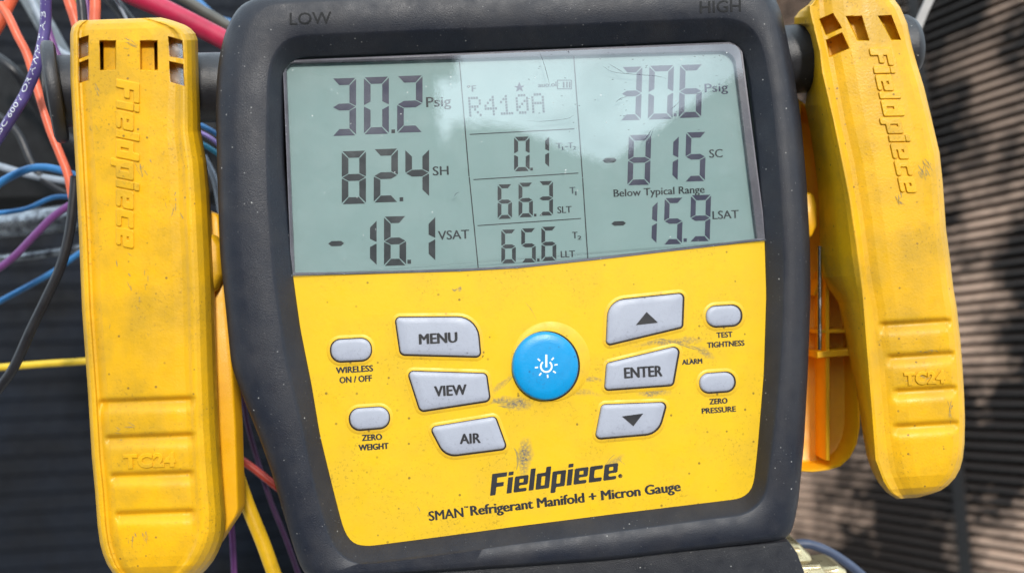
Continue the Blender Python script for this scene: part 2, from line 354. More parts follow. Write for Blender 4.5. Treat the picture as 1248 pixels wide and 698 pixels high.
BIN = closed_sides([(346,84),(344,96),(344,140),(345,195),(349,247),(357,335),(366,400),(380,470),(390,530),(406,596),(414,627),(419,645)],
                   [(426,658),(436,664),(450,665),(534,654),(630,641),(756,625),(880,610)],
                   [(903,607),(914,600),(919,588),(924,540),(931,455),(934,360),(932,294),(924,200),(918,140),(914,105),(909,75)],
                   [(901,57),(888,51),(870,51),(700,58),(560,64),(372,71),(358,73)])
nO = len(OUT)
kv = np.concatenate([np.full(90, .44), np.full(90, .16), np.full(90, .34), np.full(90, .25)])
for _ in range(14): kv = .25 * np.roll(kv, 1) + .5 * kv + .25 * np.roll(kv, -1)
rings = []
def Wr(p, h, href): return W(p[:, 0], p[:, 1], np.full(len(p), h), href)
rings.append(Wr(OUT, -34, 1)); rings.append(Wr(OUT, -4, 1)); rings.append(Wr(OUT, 1, 1))
for k, h in ((.10, 2.6), (.25, 3.6), (.5, 4.45), (.8, 4.95), (1.0, 5.1)):
    q = OUT + (AIN - OUT) * (kv * k)[:, None]; rings.append(Wr(q, h, h))
mid = OUT + (AIN - OUT) * (.3 + .7 * kv)[:, None]; rings.append(Wr(mid, 5.15, 5.15))
rings.append(Wr(OUT + (AIN - OUT) * .95, 5.05, 5.05)); rings.append(Wr(AIN, 4.75, 4.75))
rings.append(Wr(AIN + (BIN - AIN) * .12, 4.2, 4.2)); rings.append(Wr(AIN + (BIN - AIN) * .88, .75, .75)); rings.append(Wr(BIN, 0.1, 0.1)); rings.append(Wr(BIN, -3, 0.1))
V = np.concatenate(rings); F = []
for i in range(len(rings) - 1):
    a, b = i * nO, (i + 1) * nO; F += [(a + j, a + (j + 1) % nO, b + (j + 1) % nO, b + j) for j in range(nO)]
F.append(tuple(range(nO))[::-1])
obj('frame', V, F, M['black'], gauge, smooth=True, angle=60)

# lower housing under the frame
low = rounded([(388,702,2),(520,694,0),(700,682,0),(962,657,6),(974,674,10),(984,700,4),(990,770,4),(380,775,2)], 4)
ring_solid('lower_housing', low, [(0,-30),(0,-3),(.8,-1),(2.5,0)], M['black2'], gauge, angle=60, fan=.3)

# yellow membrane
yl = BIN[(BIN[:, 1] > 300)]
ang0 = [tuple(p) for p in BIN]
EDGE_ = [(355,335.2),(420,334.3),(485,332.5),(560,330.5),(630,326.7),(733,315.8),(810,306.8),(870,300),(934,292.3)]
pl = inset(BIN, -2)
mem = []
for p in pl:
    edge = 335 + (p[0] - 357) * (293 - 335) / (932 - 357)
    mem.append(p if p[1] > edge else None)
idx = [i for i, p in enumerate(mem) if p is not None]
# one contiguous run: rotate so that it starts after the gap
st = next(i for i in range(nO) if mem[i] is not None and mem[i - 1] is None)
run = [mem[(st + j) % nO] for j in range(nO) if mem[(st + j) % nO] is not None]
run = np.array([tuple(p) for p in run] + [(x, y+.3) for x, y in EDGE_[::-1]])
g = 40
# dense sheet so that its surface stays flat but carries its own coordinates
ring_solid('keypad_membrane', run, [(0, -1.5), (0, 0.0)], M['membrane'], gauge, smooth=False, uv=True)

# screen: backing, rim, cover
EDGE = [(355,335.2),(420,334.3),(485,332.5),(560,330.5),(630,326.7),(733,315.8),(810,306.8),(870,300),(934,292.3)]
EB = [(x, y, .4) for x, y in EDGE[::-1]]
LO = rounded([(344.5,74,16),(903,51,16)] + EB, 8)
LI = rounded([(348.5,77.5,9),(895,61.5,18),(923,290.5,.4)] + [(x, y-3, .4) for x, y, _ in EB[1:-1]] + [(359,332,.4)], 8)
lip_in = LI; lip_out = LO
V = np.concatenate([W(lip_out[:,0], lip_out[:,1], np.full(len(lip_out), .25), .25), W(lip_in[:,0], lip_in[:,1], np.full(len(lip_in), -.1), -.1), W(lip_in[:,0], lip_in[:,1], np.full(len(lip_in), -1.6), -.1)])
n = len(LO); F = [(j, (j+1)%n, n+(j+1)%n, n+j) for j in range(n)] + [(n+j, n+(j+1)%n, 2*n+(j+1)%n, 2*n+j) for j in range(n)]
screen = ring_solid('lcd_screen', inset(LO, 1), [(0, -3), (0, -1.5)], M['lcd'], gauge, smooth=False)
obj('screen_rim', V, F, M['lip'], screen, smooth=False)
ring_solid('clear_cover', inset(LO, 1.0), [(0, .42), (1.2, .55)], M['cover'], screen, smooth=False)

HS = -1.46
M['scuff'] = mat('scuff_mark', (.05, .06, .09), .6)
def scuff(pts, w, h=.57, m='scuff', par=None, nm='scuff_mark'):
    p = spline(np.array([(x, y, 0) for x, y in pts]), 6)[:, :2]; t_ = np.gradient(p, axis=0); t_ /= np.linalg.norm(t_, axis=1)[:, None]; n_ = np.stack([-t_[:,1], t_[:,0]], 1)
    ww = w/2*(.35+.65*rng.random(len(p)))[:,None]*np.sin(np.linspace(.15, 3.0, len(p)))[:,None]; a = p+n_*ww; b = p-n_*ww; k = len(p); q = np.concatenate([a, b])
    obj(nm, W(q[:,0], q[:,1], np.full(2*k, h), h), [(i, i+1, k+i+1, k+i) for i in range(k-1)], M[m], par or screen, facing=True)
for pts, w in [([(783,172),(789,166),(794,158)],1.5),([(790,171),(793,166),(797,156)],1.1),([(735,81),(748,88),(775,91),(800,93),(812,96)],.8),([(742,78),(752,84),(762,90)],.7),([(657,63),(662,75),(667,92),(670,104)],.7),
               ([(692,62),(694,65)],1.6),([(750,125),(757,120),(764,118)],1.0),([(816,135),(823,129),(828,124)],1.0),([(700,140),(690,145),(660,148),(640,147)],.6),([(560,234),(556,236),(553,240)],.9)]: scuff(pts, w)
for _ in range(46): 
    x = 640+rng.random()*250; y = 62+rng.random()*100
    if x > 860 and y > 140: continue
    scuff([(x,y),(x+.7+rng.random()*1.2,y+rng.random()-.5),(x+1.6+rng.random()*1.5,y+rng.random()*1.6-.8)], .8)
def seg_polys(W_, H_, t, segs, g=.9):
    w, h = W_, H_; c = h / 2
    S = {
     'a': [(g*1.2,0),(w-g*1.2,0),(w-t-g*.3,t),(t+g*.3,t)],
     'd': [(g*1.2,h),(t+g*.3,h-t),(w-t-g*.3,h-t),(w-g*1.2,h)],
     'g': [(g,c),(t,c-t*.5),(w-t,c-t*.5),(w-g,c),(w-t,c+t*.5),(t,c+t*.5)],
     'f': [(0,g*1.4),(t-g*.2,t+g),(t-g*.2,c-t*.5-g),(g*.5,c-g*1.1),(0,c-g*2)],
     'b': [(w,g*1.4),(w,c-g*2),(w-g*.5,c-g*1.1),(w-t+g*.2,c-t*.5-g),(w-t+g*.2,t+g)],
     'e': [(0,h-g*1.4),(0,c+g*2),(g*.5,c+g*1.1),(t-g*.2,c+t*.5+g),(t-g*.2,h-t-g)],
     'c': [(w,h-g*1.4),(w-t+g*.2,h-t-g),(w-t+g*.2,c+t*.5+g),(w-g*.5,c+g*1.1),(w,c+g*2)]}
    return [S[s] for s in segs]
DIG = {'0':'abcdef','1':'bc','2':'abged','3':'abgcd','4':'fgbc','5':'afgcd','6':'afgecd','8':'abcdefg','9':'abcdfg','-':'g'}
def digit(ch, l, top, r, bot, t, m=None, slope=-.03, slant=0.0):
    mb = MB(); w = r - l; h = bot - top
    if ch == '-':
        polys = [[(0, h/2), (w*.2, h*.12), (w*.8, h*.12), (w, h/2), (w*.8, h*.9), (w*.2, h*.9)]]
    elif ch == '.': polys = [[(0,0),(w,0),(w,h),(0,h)]]
    else:
        polys = seg_polys(w if ch != '1' else w, h, t, DIG[ch])
    for p in polys:
        p = np.array(p); x = l + p[:, 0] + slant * (h - p[:, 1]); y = top + p[:, 1] + slope * p[:, 0]
        mb.add(W(x, y, np.full(len(x), HS), HS), [tuple(range(len(x)))])
    return mb.build('digit' if ch not in '-.' else ('minus_sign' if ch == '-' else 'decimal_point'), m or M['seg'], screen, facing=True)
T = 8.3; sg = M['seg']; s2 = M['seg2']; s3 = M['seg3']
for a in [('3',405,96,434,166,T,s2),('0',443.5,94.5,474,164,T,s2),('.',477,158,481.5,162.5,0,sg),('2',484,93,515,162,T,s2),
          ('8',416.5,184.5,446,249,T),('2',455.5,182,485,247,T),('.',487,240.5,491.5,245.5,0),('4',494,182,523,241,T),
          ('-',400,293,419.5,301,0),('1',452,268,459,324,T),('6',468,264,495,324,T),('.',496.5,316.5,501,321.5,0),('1',523.5,263.5,530.5,318.5,T),
          ('0',626.6,167,645.5,209,5),('.',646.3,204.5,649.5,208,0),('1',663.8,165.5,669.3,205,5),
          ('6',606.5,225,624,267,4.8),('6',632,223,649.5,265,4.8),('.',650.8,260.5,653.8,263.8,0),('3',656.5,221,674,263,4.8),
          ('6',611,280,628.7,321,4.8),('5',635.3,278.5,653,320,4.8),('.',654.6,315,657.6,318.5,0),('6',659.8,276.5,678,318,4.8),
          ('3',756,82,781,147,7,s2),('0',789.5,80.5,819.5,146,7,s2),('.',821,138,824.5,142,0,s2),('6',827,79.5,854.5,144,7,s2),
          ('-',734,192,751.7,199.5,0),('8',764.5,165,792,226,6.8,s2),('1',818.5,165.5,825.8,221,6.8,s2),('5',834.5,161.5,859,221.5,6.8,s2),
          ('-',745,269,763,276,0),('1',793,245,800,297.5,6.4,s2),('5',808.5,241.5,831,298,6.4,s2),('.',833,290.5,837,294.8,0,s2),('9',840.5,238,865,294.5,6.4,s2)]:
    ch, l, t_, r, b, th = a[:6]; digit(ch, l, t_, r, b, th, a[6] if len(a) > 6 else sg, slant=.0 if l < 700 else .03)
def stext(s, x0, x1, ybase, cap, slope=-.05, m=None, bold=.02, name='unit_mark'):
    vv, f = glyph_text(s, 0); px, py, _ = fit(vv, (x0+x1)/2, ybase - cap/2, x1-x0, cap, slope, CAP)
    V = []; F = []
    for i, dx in enumerate((-.3, 0, .3)):
        hh = HS + i*.006; V.append(W(px+dx, py, np.full(len(px), hh), hh)); F += [tuple(k + i*len(px) for k in q) for q in f]
    return obj(name, np.concatenate(V), F, m or sg, screen, facing=True)
stext('Psig',519.5,549.5,130,13); stext('SH',527.5,546.5,213.5,11.5,bold=.03); stext('VSAT',534,571.5,291.5,11.5,bold=.03)
stext('T',678,684.5,181,7,m=s3); stext('1',685,686.3,183,4.5,m=s3); stext('-',689,692.5,181,7,m=s3); stext('T',692.5,698,180.5,7,m=s3); stext('2',698.3,702,182.5,4.5,m=s3)
stext('T',694.5,701,236,8.5,m=s3); stext('1',701,702.4,238,5,m=s3); stext('SLT',679.5,696.5,259.5,8.5,bold=.03); stext('T',697.6,703.6,290.5,8.5); stext('2',704,708.5,292,5); stext('LLT',683.6,700.5,313.5,8.5,bold=.03)
stext('Psig',859,887,112,11,m=s2); stext('SC',864.5,880.5,192,10.5,bold=.03); stext('LSAT',868.5,900,266.5,10.5,bold=.03)
stext('Below Typical Range',748,858.5,237.5,9.5,slope=-.045,bold=.02,name='status_text')
stext('°F',569.5,580,112,8,m=s3,name='unit_mark'); stext('★',627,639,111.5,10,m=s2,name='star_icon')
stext('auo.ol',656,678,106,6,m=s3,name='status_icon')
M['grime'] = mat('grime', (.27, .20, .08), .7, var=(.42, .30, .05), vscale=900, varamt=.9, vr=(.35, .6))
for pts, w in [([(790,417),(805,413),(825,418),(842,424),(862,428)],2.2),([(835,420),(850,424),(860,432)],1.6),([(592,486),(604,489),(620,490),(634,489)],2.6),([(606,494),(620,496),(632,494)],3.0),([(640,488),(655,482),(672,476)],1.4),
               ([(626,545),(630,552),(631,564),(629,573)],3.0),([(634,548),(636,556),(634,562)],2.0),([(786,476),(796,478),(806,480)],2.4),([(700,455),(712,460),(728,466)],1.0),([(615,470),(622,462),(630,450)],1.0),([(538,450),(550,451),(563,452)],1.6),
               ([(750,553),(744,558),(738,566)],1.2),([(762,566),(756,561),(752,556)],1.0),([(640,368),(648,378),(654,390)],.8),([(508,616),(511,620),(512,624)],1.2),([(551,352),(554,354),(557,352)],3.2)]: scuff(pts, w, .016, 'grime', gauge, 'grime_streak')
def line(x0, y0, x1, y1, w=1.3, name='divider_line', m=None):
    d = np.array([x1-x0, y1-y0], float); d /= np.linalg.norm(d); n_ = np.array([-d[1], d[0]]) * w/2
    p = np.array([(x0,y0)-n_, (x1,y1)-n_, (x1,y1)+n_, (x0,y0)+n_]); return obj(name, W(p[:,0],p[:,1],np.full(4,HS),HS), [(0,1,2,3)], m or sg, screen)
line(560,76,571.7,215); line(571.9,216,583,328); line(699,65,710,216); line(710.1,217,716.5,317)
line(572.5,164,700,157.2,1.1); line(577,219,705,211,1.1); line(582,275,708,266.3,1.1)
# battery icon and bars
mb = MB()
for (x0,y0,x1,y1) in [(679,97.5,697,98.5),(679,108,697,109),(679,98.5,680,108),(696,98.5,697,108),(686,100,688,107),(690,100,692,107),(693.3,100,695.3,107)]:
    p = np.array([(x0,y0),(x1,y0),(x1,y1),(x0,y1)]); mb.add(W(p[:,0],p[:,1],np.full(4,HS),HS), [(0,1,2,3)])
mb.build('battery_icon', s3, screen)
# dot-matrix gas name
DM = {'R':["11110","10001","10001","11110","10100","10010","10001"], '4':["00010","00110","01010","10010","11111","00010","00010"],
      '1':["00100","01100","10100","00100","00100","00100","11111"], '0':["01110","10001","10011","10101","11001","10001","01110"], 'A':["01110","10001","10001","11111","10001","10001","10001"]}
for i, ch in enumerate('R410A'):
    mb = MB(); x0 = 570.5 + 19.2 * i; y0 = 118.5 - 1.1 * i
    for r_, row in enumerate(DM[ch]):
        for c_, b_ in enumerate(row):
            if b_ == '1':
                x = x0 + c_ * 3.15 + .25 * r_; y = y0 + r_ * 3.5 - .12 * c_
                p = np.array([(x,y),(x+2.5,y),(x+2.5,y+2.8),(x,y+2.8)]); mb.add(W(p[:,0],p[:,1],np.full(4,HS),HS), [(0,1,2,3)])
    mb.build('matrix_letter', s3, screen)

# keys
def key(name, corners, m=M['grey'], h=1.0):
    p = rounded(corners, 7)
    k = ring_solid(name, p, [(0,0.02),(.15,h*.55),(.8,h*.85),(2.0,h)], m, gauge, angle=75, fan=.07)
    ring_solid('key_gap_shade', inset(p, -1.6), [(0,.02),(0,.06)], M['gap'], k, smooth=False)  # flat dark plate, the shade around the key put into its colour
    q0 = inset(p, -5.5); q1 = inset(p, -3.6); q2 = inset(p, -1.5); n_ = len(p)
    V = np.concatenate([Wr(q0,.01,.01), Wr(q1,.17,.17), Wr(q2,.18,.18), Wr(q2,.0,.18)]); F = []
    for i in range(3): F += [(i*n_+j, i*n_+(j+1)%n_, (i+1)*n_+(j+1)%n_, (i+1)*n_+j) for j in range(n_)]
    obj('key_surround', V, F, M['surround'], k, smooth=True, angle=50)
    return k
k = key('menu_key', [(482,387,5),(581,386.5,26),(585.5,434.5,5),(488.5,432,6)]); label_text('key_lettering','MENU',534,411.5,45.5,13,-.055,M['ink'],k,h=1.16)
k = key('view_key', [(497,452.5,5),(592.5,455.5,5),(597,488,6),(512.5,501,6)]); label_text('key_lettering','VIEW',549,475,38.5,13,-.06,M['ink'],k,h=1.16)
k = key('air_key', [(524.5,521,5),(603.5,508,5),(617.5,546.5,5),(543,556,20)]); label_text('key_lettering','AIR',573,533.5,24.5,12.5,-.06,M['ink'],k,h=1.16)
k = key('up_key', [(742,367,22),(833,357.5,5),(831.5,398.5,4),(739.5,420.5,4)])
p = np.array([(775,396),(802,393),(788,380)]); obj('key_arrow', W(p[:,0],p[:,1],np.full(3,1.16),1.16), [(0,1,2)], M['ink'], k)
k = key('enter_key', [(740,443,5),(828.5,421.5,6),(820,469,5),(737.5,475,4)]); label_text('key_lettering','ENTER',784,452.5,45.5,13.5,-.06,M['ink'],k,h=1.16)
k = key('down_key', [(734,493.5,5),(812.5,490.5,5),(802,528,22),(726,534.5,5)])
p = np.array([(758,507),(784,503.5),(772,519)]); obj('key_arrow', W(p[:,0],p[:,1],np.full(3,1.16),1.16), [(0,1,2)], M['ink'], k)
k = key('wireless_key', [(402.5,414.5,12),(451,412,12),(453,438.5,12),(404.5,441,12)], h=.9)
k = key('zero_weight_key', [(425.5,498.5,12),(473,495.5,12),(475,520.5,12),(427.5,524.5,12)], h=.9)
k = key('test_tightness_key', [(861,374,11.5),(903,371.5,11.5),(904,396,11.5),(862,398.5,11.5)], h=.9)
k = key('zero_pressure_key', [(853,456,11),(895,453,11),(896,476,11),(854,479,11)], h=.9)
th = np.linspace(0, 2*np.pi, 64, endpoint=False)
pc = np.stack([665.3 + 40.6*np.cos(th), 446.2 + 42*np.sin(th)], 1)
pk = ring_solid('power_key', pc, [(0,0.05),(.3,1.1),(1.2,1.7),(3.5,2.0)], M['blue'], gauge, angle=75, fan=.2)
q0 = np.stack([671 + 48.5*np.cos(th), 440.5 + 49*np.sin(th)], 1); q1 = np.stack([670 + 46.5*np.cos(th), 441.5 + 47*np.sin(th)], 1); q2 = np.stack([665.5 + 41.5*np.cos(th), 446 + 43*np.sin(th)], 1)
V = np.concatenate([Wr(q0,.01,.01), Wr(q1,.3,.3), Wr(q2,.32,.32), Wr(q2,0,.32)]); F = []
for i in range(3): F += [(i*64+j, i*64+(j+1)%64, (i+1)*64+(j+1)%64, (i+1)*64+j) for j in range(64)]
obj('key_surround', V, F, M['surround'], pk, smooth=True, angle=50)
ring_solid('key_gap_shade', inset(pc, -1.2), [(0,.02),(0,.06)], M['gap'], pk, smooth=False)
mb = MB(); cx, cy = 665.8, 446.3; hp = 2.23
def arcq(a0, a1, r0, r1, n_=18):
    t_ = np.radians(np.linspace(a0, a1, n_)); p = np.concatenate([np.stack([cx + r1*np.sin(t_), cy - r1*np.cos(t_)], 1), np.stack([cx + r0*np.sin(t_), cy - r0*np.cos(t_)], 1)])
    mb.add(W(p[:,0],p[:,1],np.full(len(p),hp),hp), [(j, j+1, n_+j+1, n_+j) for j in range(n_-1)])
arcq(38, 322, 5.6, 7.8)
def barq(a, r0, r1, w):
    a = R_(a); d = np.array([math.sin(a), -math.cos(a)]); n_ = np.array([-d[1], d[0]]) * w/2; c = np.array([cx, cy])
    p = np.array([c+d*r0-n_, c+d*r1-n_, c+d*r1+n_, c+d*r0+n_]); mb.add(W(p[:,0],p[:,1],np.full(4,hp),hp), [(0,1,2,3)])
barq(0, -1, 14.5, 2.6)
for a in (40, 80, 124, 172, 218, 264, 312): barq(a, 10, 14, 1.9)
mb.build('power_icon', M['white'], pk)
for s, x, y, w, c in [('WIRELESS',432,449.5,44.5,7.8),('ON / OFF',433.5,461.5,39,7.8),('ZERO',453.3,532.3,24,7.6),('WEIGHT',455.3,543.8,36,7.6),
                      ('TEST',883,407.5,19,6.8),('TIGHTNESS',884.5,418.8,45,6.8),('ALARM',843.5,440.2,24,6.4),('ZERO',875.6,488.3,21.5,6.8),('PRESSURE',876,499,41,6.8)]:
    label_text('key_caption', s, x, y, w, c, -.065, M['ink'], gauge, h=.03, bold=.036)
lg = logo(gap=3.0)
label_text('brand_lettering','',675,580.5,158,25.5,-.132,M['ink'],gauge,h=.035,v=(lg[0],lg[1]),capref=(0,1.33))
label_text('trademark_dot','®',756,579.5,4.5,4.5,-.1,M['ink'],gauge,h=.035)
label_text('model_lettering','SMAN',543.5,625.7,41.5,12,-.118,M['ink'],gauge,h=.035,bold=.02)
label_text('trademark_dot','™',568,618,5,3,-.1,M['ink'],gauge,h=.035)
label_text('model_lettering','Refrigerant Manifold + Micron Gauge',701.2,606.6,255,12.2,-.118,M['ink'],gauge,h=.035,bold=.042)
# LOW / HIGH of the rubber: recess shade put into black letter colour
def shade_letters(s, cx, cy, w, c, slope):
    vv, f = glyph_text(s, .0, 0, .02, .008)
    px, py, z = fit(vv, cx, cy, w, c, slope, CAP); h = 5.17 + z * 2
    obj('moulded_lettering_shade', W(px, py, h, 5.2), f, M['deep'], gauge)
shade_letters('LOW', 378.5, 22, 51, 15, -.03); shade_letters('HIGH', 878, 7.5, 50, 15, -.04)

# ------------------------------------------------------------------ tubes
def sweep(c, r, k=14):
    c = np.asarray(c); n = len(c); r = np.broadcast_to(r, n); tg = np.gradient(c, axis=0); tg /= np.linalg.norm(tg, axis=1)[:, None]
    up = np.array([0, -1., 0]); V = []
    for i in range(n):
        s = np.cross(tg[i], up); s /= np.linalg.norm(s) + 1e-9; u = np.cross(s, tg[i]); a = np.linspace(0, 2*np.pi, k, endpoint=False)
        V.append(c[i] + r[i]*(np.cos(a)[:, None]*s + np.sin(a)[:, None]*u))
    F = [(i*k+j, i*k+(j+1)%k, (i+1)*k+(j+1)%k, (i+1)*k+j) for i in range(n-1) for j in range(k)]
    F += [tuple(range(k))[::-1], tuple(range((n-1)*k, n*k))]; return np.concatenate(V), F
def tube_thing(name, pts, wpx, m, label, cat='wire', group=None):
    """pts (px, py, depth)"""
    s = spline(pts); c = P(s[:,0], s[:,1], s[:,2]); r = wpx/2*s[:,2]/FPX
    v, f = sweep(c, r); o = obj(name, v, f, m, None, smooth=True, angle=50); tagp(o, label, cat, group); return o, c, r

# posts of the gauge that carry the clamps: lathe profiles along a level axis
def post(axis0, axis1, prof, m, name, parent):
    a = P(*[np.array(float(x)) for x in axis0]); b = P(*[np.array(float(x)) for x in axis1]); d = b - a
    c = np.array([a + d*t for t, _ in prof]); r = np.array([q*1e-3 for _, q in prof])
    dn = d/np.linalg.norm(d); u = np.cross(dn, [0,0,1.]); u /= np.linalg.norm(u); w_ = np.cross(dn, u); k = 40; th_ = np.linspace(0, 2*np.pi, k, endpoint=False)
    V = np.concatenate([c[i] + r[i]*(np.cos(th_)[:,None]*u + np.sin(th_)[:,None]*w_) for i in range(len(c))])
    F = [(i*k+j, i*k+(j+1)%k, (i+1)*k+(j+1)%k, (i+1)*k+j) for i in range(len(c)-1) for j in range(k)] + [tuple(range(k))[::-1], tuple(range((len(c)-1)*k, len(c)*k))]
    return obj(name, V, F, m, parent, smooth=True, angle=35)
post((66,112,.2235),(300,106,.234),[(0,9.6),(1,9.6)],M['black2'],'clamp_post',gauge)
post((58,113,.2225),(76,112.5,.22405),[(0,12.0),(.12,13.2),(.3,13.6),(.7,13.6),(.9,13.2),(1,12.2)],M['black2'],'post_end_cap',gauge)
post((940,75,.240),(1100,62,.240),[(0,9.8),(1,9.8)],M['black2'],'clamp_post',gauge)
post((1090,60,.240),(1112,56,.240),[(0,8.5),(.3,9.3),(.6,9.3),(.9,8.2),(1,6.5)],M['black2'],'post_end_cap',gauge)

# ------------------------------------------------------------------ clamps
def smst(x, a, b): t = np.clip((x-a)/(b-a), 0, 1); return t*t*(3-2*t)
def quad_in(px, py, q):
    q = np.array(q, float); s = np.sign(area(q)); d = np.full(np.shape(px), 1e9)
    for i in range(4):
        a, b = q[i], q[(i+1)%4]; e = (b-a)/np.linalg.norm(b-a); d = np.minimum(d, s*(e[0]*(py-a[1]) - e[1]*(px-a[0])))
    return d
class Shell:
    def __init__(s, Lp, Rp, slope, xm, depth, profile, grooves, windows, ddepth=0.0):
        s.slope, s.xm, s.depth, s.profile, s.grooves, s.windows, s.dd = slope, xm, depth, profile, grooves, windows, ddepth
        tr = lambda p: np.array([(x, y - slope*(x-xm)) for x, y in p]); s.L = tr(Lp); s.R = tr(Rp)
        for a in (s.L, s.R): a[:, 1] = np.maximum.accumulate(a[:, 1] + np.arange(len(a))*1e-4)
        s.y0 = max(s.L[0,1], s.R[0,1]); s.y1 = min(s.L[-1,1], s.R[-1,1])
    def H(s, px, py):
        yy = py - s.slope*(px - s.xm); Lx = np.interp(yy, s.L[:,1], s.L[:,0]); Rx = np.interp(yy, s.R[:,1], s.R[:,0])
        h = s.profile(px, yy, Lx, Rx)
        for (x0, x1, yc, wd, dp) in s.grooves:
            ex = smst(px, x0-2, x0+8)*(1-smst(px, x1-8, x1+2)); t = (yy-yc)/wd
            h = h - dp*ex*np.where(t < 0, np.exp(-(t*2.6)**2), np.exp(-(t*1.15)**2))
        for q, dp in s.windows:
            h = h - dp*smst(quad_in(px, py, q), -.6, .7)
        return h
    def depth_of(s, px, py): return s.depth + s.dd*(py-349)/1000 - s.H(px, py)*1e-3
    def build(s, name, m, parent, nr, nc, thick=.012):
        t = np.linspace(0, 1, nr); e = 6.0/(s.y1-s.y0)
        # denser rows at both ends
        t = t - .012*np.sin(2*np.pi*t)*0; yy = s.y0 + (s.y1-s.y0)*t
        u = np.linspace(0, 1, nc); u = u - np.sin(2*np.pi*u)*.04
        Lx = np.interp(yy, s.L[:,1], s.L[:,0])[:,None]; Rx = np.interp(yy, s.R[:,1], s.R[:,0])[:,None]
        px = Lx + (Rx-Lx)*u[None]; py = yy[:,None] + s.slope*(px-s.xm)
        v = P(px, py, s.depth_of(px, py)); V = v.reshape(-1,3)
        F = [(i*nc+j, (i+1)*nc+j, (i+1)*nc+j+1, i*nc+j+1) for i in range(nr-1) for j in range(nc-1)]
        loop = [i*nc for i in range(nr)] + [(nr-1)*nc+j for j in range(1,nc)] + [i*nc+nc-1 for i in range(nr-2,-1,-1)] + [j for j in range(nc-2,0,-1)]
        n0 = len(V); c = V.mean(0); B = V[loop].copy(); B *= (np.maximum(B[:,1]+.001, c[1]+thick)/B[:,1])[:,None]; B[:,0] += (c[0]-B[:,0])*.02; B[:,2] += (c[2]*1.05-B[:,2])*.01
        V = np.concatenate([V, B]); k = len(loop); F += [(loop[i], loop[(i+1)%k], n0+(i+1)%k, n0+i)[::-1] for i in range(k)]; F.append(tuple(n0+i for i in range(k)))
        return obj(name, V, F, m, parent, smooth=True, angle=65)
    def emboss(s, name, vf, cx, cy, width, cap, rot, m, parent, z0=.12, zs=1.0, capref=CAP, slope=0):
        v, f = vf; px, py, z = fit(v, cx, cy, width, cap, slope, capref, rot)
        d = s.depth_of(px, py) - (z0 + z*zs)*1e-3
        return obj(name, P(px, py, d), f, m, parent, smooth=False)

def dense_face(v, f, step=.12): return v, f

# left clamp ---------------------------------------------------
Lp = [(100,23.5),(96,25.5),(90.5,29.5),(87,34),(85.5,42),(86,100),(91.7,198),(96,280),(100,378),(107,475),(112,558),(116,600),(119,641),(122,662),(126,676),(131,688),(137,697),(146,705),(160,711)]
Rp = [(196,21.6),(205,23.8),(214,26.5),(225,30.5),(232.5,35),(238,41),(241,49),(242.5,100),(245,160),(252,198),(256,237),(259,295),(261.5,352),(264,440),(267,520),(269.5,560),(272.5,600),(274.5,625),(274,647),(271,660),(266,672),(260,683),(252,693),(243,702),(230,709)]
def prof_left(px, yy, Lx, Rx):
    dl = px-Lx; dr = Rx-px; s = np.interp(yy, [0,100,250,700],[.62,.7,.95,1.0])
    h = np.interp(dl, [0,.8,2,4,7,9,11,14,24,60],[-5,-2.4,-.9,-.1,0,-.2,-1.0,-1.15,-.35,.15])
    h = h + np.interp(dr/s, [0,1.5,5,12,20,25,28,31,35,40,52,80],[-13,-9,-5.5,-2.6,-.7,-.1,0,-.05,-.5,-.7,-.35,.0])
    db = 708.5-yy; h = h + np.interp(db, [0,3,8,18,30],[-5,-3,-1.4,-.3,0]); dt = yy-20.5; h = h + np.interp(dt,[0,3,7,14,30],[-4.5,-2.6,-1.3,-.4,0])
    return h + .35*smst(yy, 330, 480)*np.exp(-((px-178)/42)**2)
groovesL = [(119,239,489,10,1.35),(127,239,533,10,1.35),(133,238,579,10,1.35),(139,239,626,10,1.35)]
winL = [([(96.5,47.5),(107.5,44),(107.5,68),(96.5,72)],5),([(97,77),(107.5,73),(107.5,98),(97,101)],5),
        ([(121.5,50),(141,50),(141,85),(122.5,86)],2.6),([(122,52),(125.5,52),(126,85),(122.5,85)],6),
        ([(171,50),(191.5,50),(192,86),(171.5,85)],2.6),([(188.5,52),(191.5,52),(192,85),(189,85)],6),
        ([(205.5,45),(222,50),(223.5,72),(207,69)],5),([(206.5,75.5),(223,79),(224.5,105),(208,100)],5)]
SL = Shell(Lp, Rp, -.035, 175, .2065, prof_left, groovesL, winL)
cl = empty('pipe_clamp', P(np.array(190.),np.array(640.),np.array(.22)), 'yellow pipe clamp hanging on the left post, seen face-on with silver pads in its slots', 'pipe clamp', 'yellow temperature clamps on the gauge posts')
SL.build('front_jaw', M['clamp'], cl, 1100, 280)
lge = logo(extrude=.03, bevel=.05, gap=7, shear=.16)
SL.emboss('embossed_lettering', lge, 155.5, 199.5, 207, 27, 90, M['clamp'], cl, z0=.02, zs=5.5, capref=(0,1.35))
SL.emboss('embossed_lettering', glyph_text('TC24', .03, 0, .03, .035, spacing=1.12), 182, 560.5, 64, 16, -2.5, M['clamp'], cl, z0=.02, zs=5.5)
for q in [[(95.5,44),(109,41),(109,69),(95.5,73)],[(96,74),(109,71),(109,99),(96,102)],[(205,43),(223,47),(224,73),(206,70)],[(205.5,74),(224,78),(225.5,106),(207,101)]]:
    q = np.array(q, float); 
    ring_solid('metal_pad', q, [(0,.0),(0,.8),(1.0,1.2)], M['silver'], cl, fn=lambda a,b,h,hr: P(a,b,.2065+.0045-np.asarray(h)*1e-3), smooth=False)
